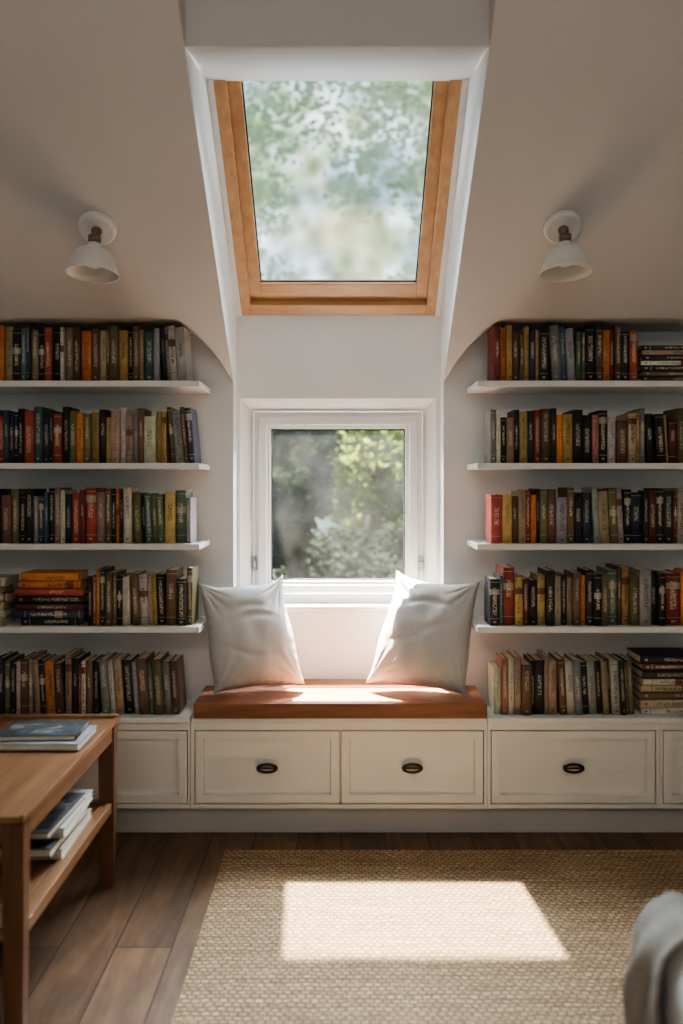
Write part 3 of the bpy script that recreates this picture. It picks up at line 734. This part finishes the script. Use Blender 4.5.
for ip,(x,y,nx,ny) in enumerate(path):
    if last: s+=math.hypot(x-last[0],y-last[1])
    last=(x,y); ring=[]
    hem=.006*math.exp(-(s/.012)**2)
    for (d,z) in prof:
        k=max(0,min(1,(az-z+.05)/.16))
        w=k*(.014*math.sin(s*42+1.8*math.sin(z*10))+.008*math.sin(s*83+z*14)+.010)
        lift=(.004*math.sin(s*38)+.004) if d<-.02 and z>az else 0
        w=max(w,-.006)+hem
        ring.append(bm.verts.new((x+nx*(d+w),y+ny*(d+w)-(.06*(az-z) if ip<3 else 0),z+lift+(hem if d<0 else 0))))
    rings.append(ring)
for a,b in zip(rings,rings[1:]):
    for i in range(len(prof)-1): bm.faces.new((a[i],a[i+1],b[i+1],b[i]))
tb=finish('throw_blanket',bm,M_throw,smooth=True)
md=tb.modifiers.new('thick','SOLIDIFY'); md.thickness=.006; md.offset=0
tag(tb,'taupe woven throw draped in folds over the armchair corner','blanket')

# ---------------------------------------------------------------- garden trees
def tree(x,y,r0,ztop,blobs,nleaf,size,mat,label,seed,thr=-.12,lf=.4):
    rnd=random.Random(seed)
    e=empty('tree',(x,y,-3)); tag(e,label,'tree')
    bm=bmesh.new()
    def limb(pts,r1,r2,seg=12):
        rings=[]
        for i,p in enumerate(pts):
            u=i/(len(pts)-1); r=r1+(r2-r1)*u
            rings.append([bm.verts.new(Vector(p)+Vector((r*math.cos(2*math.pi*k/seg),r*math.sin(2*math.pi*k/seg),0))*(1+.12*noise.noise(Vector((k,p[2]*2,seed))))) for k in range(seg)])
        for a,b in zip(rings,rings[1:]):
            for k in range(seg): bm.faces.new((a[k],a[(k+1)%seg],b[(k+1)%seg],b[k]))
    limb([(x+.08*math.sin(z*.9+seed),y,z) for z in [-3+(ztop+3)*i/12 for i in range(13)]],r0,r0*.5)
    for (bx,by,bz,br) in blobs:
        zb_=min(bz-.3,ztop-.5)
        limb([(x+(bx-x)*u+.05*math.sin(5*u),y+(by-y)*u,zb_-.6+(bz-zb_+.6)*u) for u in [i/6 for i in range(7)]],r0*lf,r0*.1*lf,8)
    ploc(e,finish('trunk',bm,M_bark,smooth=True))
    verts=[];faces=[]
    tot=sum(b[3]**2 for b in blobs)
    for (bx,by,bz,br) in blobs:
        for _ in range(int(nleaf*br*br/tot)):
            while True:
                d=Vector((rnd.uniform(-1,1),rnd.uniform(-1,1),rnd.uniform(-1,1)))
                if d.length<1: break
            if noise.noise(Vector((bx,by,bz))+d*br*1.6)<thr: continue
            p=Vector((bx,by,bz))+d*br
            a=Vector((rnd.uniform(-1,1),rnd.uniform(-1,1),rnd.uniform(-.6,.3))).normalized()*size*rnd.uniform(.7,1.3)
            b=a.cross(Vector((rnd.uniform(-1,1),rnd.uniform(-1,1),rnd.uniform(-1,1)))).normalized()*size*.38
            i=len(verts); verts+= [p,p+a*.5+b,p+a,p+a*.5-b]; faces.append((i,i+1,i+2,i+3))
    me=bpy.data.meshes.new('foliage'); me.from_pydata([tuple(v) for v in verts],[],faces); me.materials.append(mat)
    o=bpy.data.objects.new('foliage',me); COL.objects.link(o); o['kind']='stuff'; ploc(e,o)
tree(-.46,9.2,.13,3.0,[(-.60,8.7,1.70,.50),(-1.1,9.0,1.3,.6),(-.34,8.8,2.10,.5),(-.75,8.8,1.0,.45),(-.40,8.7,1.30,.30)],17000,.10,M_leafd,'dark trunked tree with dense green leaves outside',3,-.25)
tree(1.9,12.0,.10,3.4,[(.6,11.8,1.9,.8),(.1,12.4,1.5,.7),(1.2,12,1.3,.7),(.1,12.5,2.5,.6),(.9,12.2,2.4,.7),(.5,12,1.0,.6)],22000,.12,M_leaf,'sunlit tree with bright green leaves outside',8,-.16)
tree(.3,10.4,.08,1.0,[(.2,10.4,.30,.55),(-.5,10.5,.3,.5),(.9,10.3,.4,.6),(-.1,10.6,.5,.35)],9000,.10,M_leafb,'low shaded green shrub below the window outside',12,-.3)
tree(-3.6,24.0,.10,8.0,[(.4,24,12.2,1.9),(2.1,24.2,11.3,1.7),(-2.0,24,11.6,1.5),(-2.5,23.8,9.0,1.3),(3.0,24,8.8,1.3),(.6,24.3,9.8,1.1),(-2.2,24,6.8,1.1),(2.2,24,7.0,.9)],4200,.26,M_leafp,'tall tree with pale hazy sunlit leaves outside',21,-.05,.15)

# ---------------------------------------------------------------- world : bright hazy out-of-focus garden sky
w=bpy.data.worlds.new('World'); scene.world=w; w.use_nodes=True; nt=w.node_tree; nt.nodes.clear()
o=N(nt,'ShaderNodeOutputWorld'); bg=N(nt,'ShaderNodeBackground'); nt.links.new(bg.outputs[0],o.inputs[0])
mp=coords(nt,kind='Generated')
n1=N(nt,'ShaderNodeTexNoise'); n1.inputs['Scale'].default_value=7; n1.inputs['Detail'].default_value=2
n2=N(nt,'ShaderNodeTexNoise'); n2.inputs['Scale'].default_value=26; n2.inputs['Detail'].default_value=1.5
n4=N(nt,'ShaderNodeTexVoronoi'); n4.feature='SMOOTH_F1'; n4.inputs['Scale'].default_value=58; n4.inputs['Smoothness'].default_value=.9
n3=N(nt,'ShaderNodeTexNoise'); n3.inputs['Scale'].default_value=12; n3.inputs['Detail'].default_value=1
for n in (n1,n2,n3,n4): nt.links.new(mp.outputs[0],n.inputs['Vector'])
m1=N(nt,'ShaderNodeMath',operation='MULTIPLY'); m1.inputs[1].default_value=.42; nt.links.new(n1.outputs['Fac'],m1.inputs[0])
m2=N(nt,'ShaderNodeMath',operation='MULTIPLY_ADD'); m2.inputs[1].default_value=.42; nt.links.new(n2.outputs['Fac'],m2.inputs[0]); nt.links.new(m1.outputs[0],m2.inputs[2])
m3=N(nt,'ShaderNodeMath',operation='MULTIPLY_ADD'); m3.inputs[1].default_value=.22; nt.links.new(n4.outputs['Distance'],m3.inputs[0]); nt.links.new(m2.outputs[0],m3.inputs[2])
ra=ramp(nt,[(0.40,(.22,.30,.10)),(0.47,(.40,.50,.21)),(0.53,(.68,.78,.47)),(0.58,(1.05,1.18,1.0)),(0.65,(1.9,2.0,1.9))])
rb=ramp(nt,[(0.40,(.26,.35,.36)),(0.47,(.44,.56,.60)),(0.53,(.74,.89,.97)),(0.58,(1.15,1.32,1.45)),(0.65,(1.9,2.1,2.3))])
nt.links.new(m3.outputs[0],ra.inputs[0]); nt.links.new(m3.outputs[0],rb.inputs[0])
r3=ramp(nt,[(0.40,(0,0,0)),(0.54,(1,1,1))]); nt.links.new(n3.outputs['Fac'],r3.inputs[0])
mx=N(nt,'ShaderNodeMix',data_type='RGBA'); nt.links.new(r3.outputs[0],mx.inputs[0]); nt.links.new(ra.outputs[0],mx.inputs[6]); nt.links.new(rb.outputs[0],mx.inputs[7])
nt.links.new(mx.outputs[2],bg.inputs[0]); bg.inputs[1].default_value=1.25

# ---------------------------------------------------------------- lights
def aim(o,target):
    o.rotation_euler=(Vector(target)-o.location).to_track_quat('-Z','Y').to_euler()
def spot(name,loc,target,e,col,ang,rad,blend=.2):
    L=bpy.data.lights.new(name,'SPOT'); L.energy=e; L.color=col; L.shadow_soft_size=rad; L.spot_size=math.radians(ang); L.spot_blend=blend
    q=bpy.data.objects.new(name,L); COL.objects.link(q); q.location=loc; aim(q,target); return q
spot('sun_beam',(-1.0,6.78,12),(0,3.3,2),80000,(1,.88,.73),110,.06)
spot('added_seat_beam',(-.95,6.62,7.4),(-.01,3.92,1.36),125000,(1,.84,.66),5.2,.02,.1)  # second unseen spot added for the bench patch, apart from the sun
def area(name,loc,target,sx,sy,e,col):
    l=bpy.data.lights.new(name,'AREA'); l.shape='RECTANGLE'; l.size=sx; l.size_y=sy; l.energy=e; l.color=col
    q=bpy.data.objects.new(name,l); COL.objects.link(q); q.location=loc; aim(q,target); return q
area('sky_fill',(0,4.9,4.8),(0,3.3,2.3),1.8,1.2,980,(.78,.89,1))  # unseen area lamp added outside to brighten the skylight well
area('window_sky_fill',(0,4.45,1.97),(0,3.3,.9),1.3,.26,120,(.84,.92,1))  # unseen area lamp added outside for cool light in the niche
area('room_fill_light',(0,-1.2,3.0),(0,3.2,.9),2.4,.8,30,(1,.93,.84))  # unseen fill lamp added under the ceiling behind the camera

# ---------------------------------------------------------------- camera
cam=bpy.data.cameras.new('Camera'); co=bpy.data.objects.new('Camera',cam); COL.objects.link(co)
co.location=(0,0,H); co.rotation_euler=(math.pi/2,0,0)
cam.sensor_fit='VERTICAL'; cam.sensor_height=36; cam.lens=36*F/1024; cam.shift_y=-30/1024
cam.clip_start=.05
cam.dof.use_dof=True; cam.dof.focus_distance=3.45; cam.dof.aperture_fstop=1.3
scene.camera=co
scene.view_settings.view_transform='AgX'
scene.view_settings.look='AgX - Medium High Contrast'
scene.view_settings.exposure=0.1
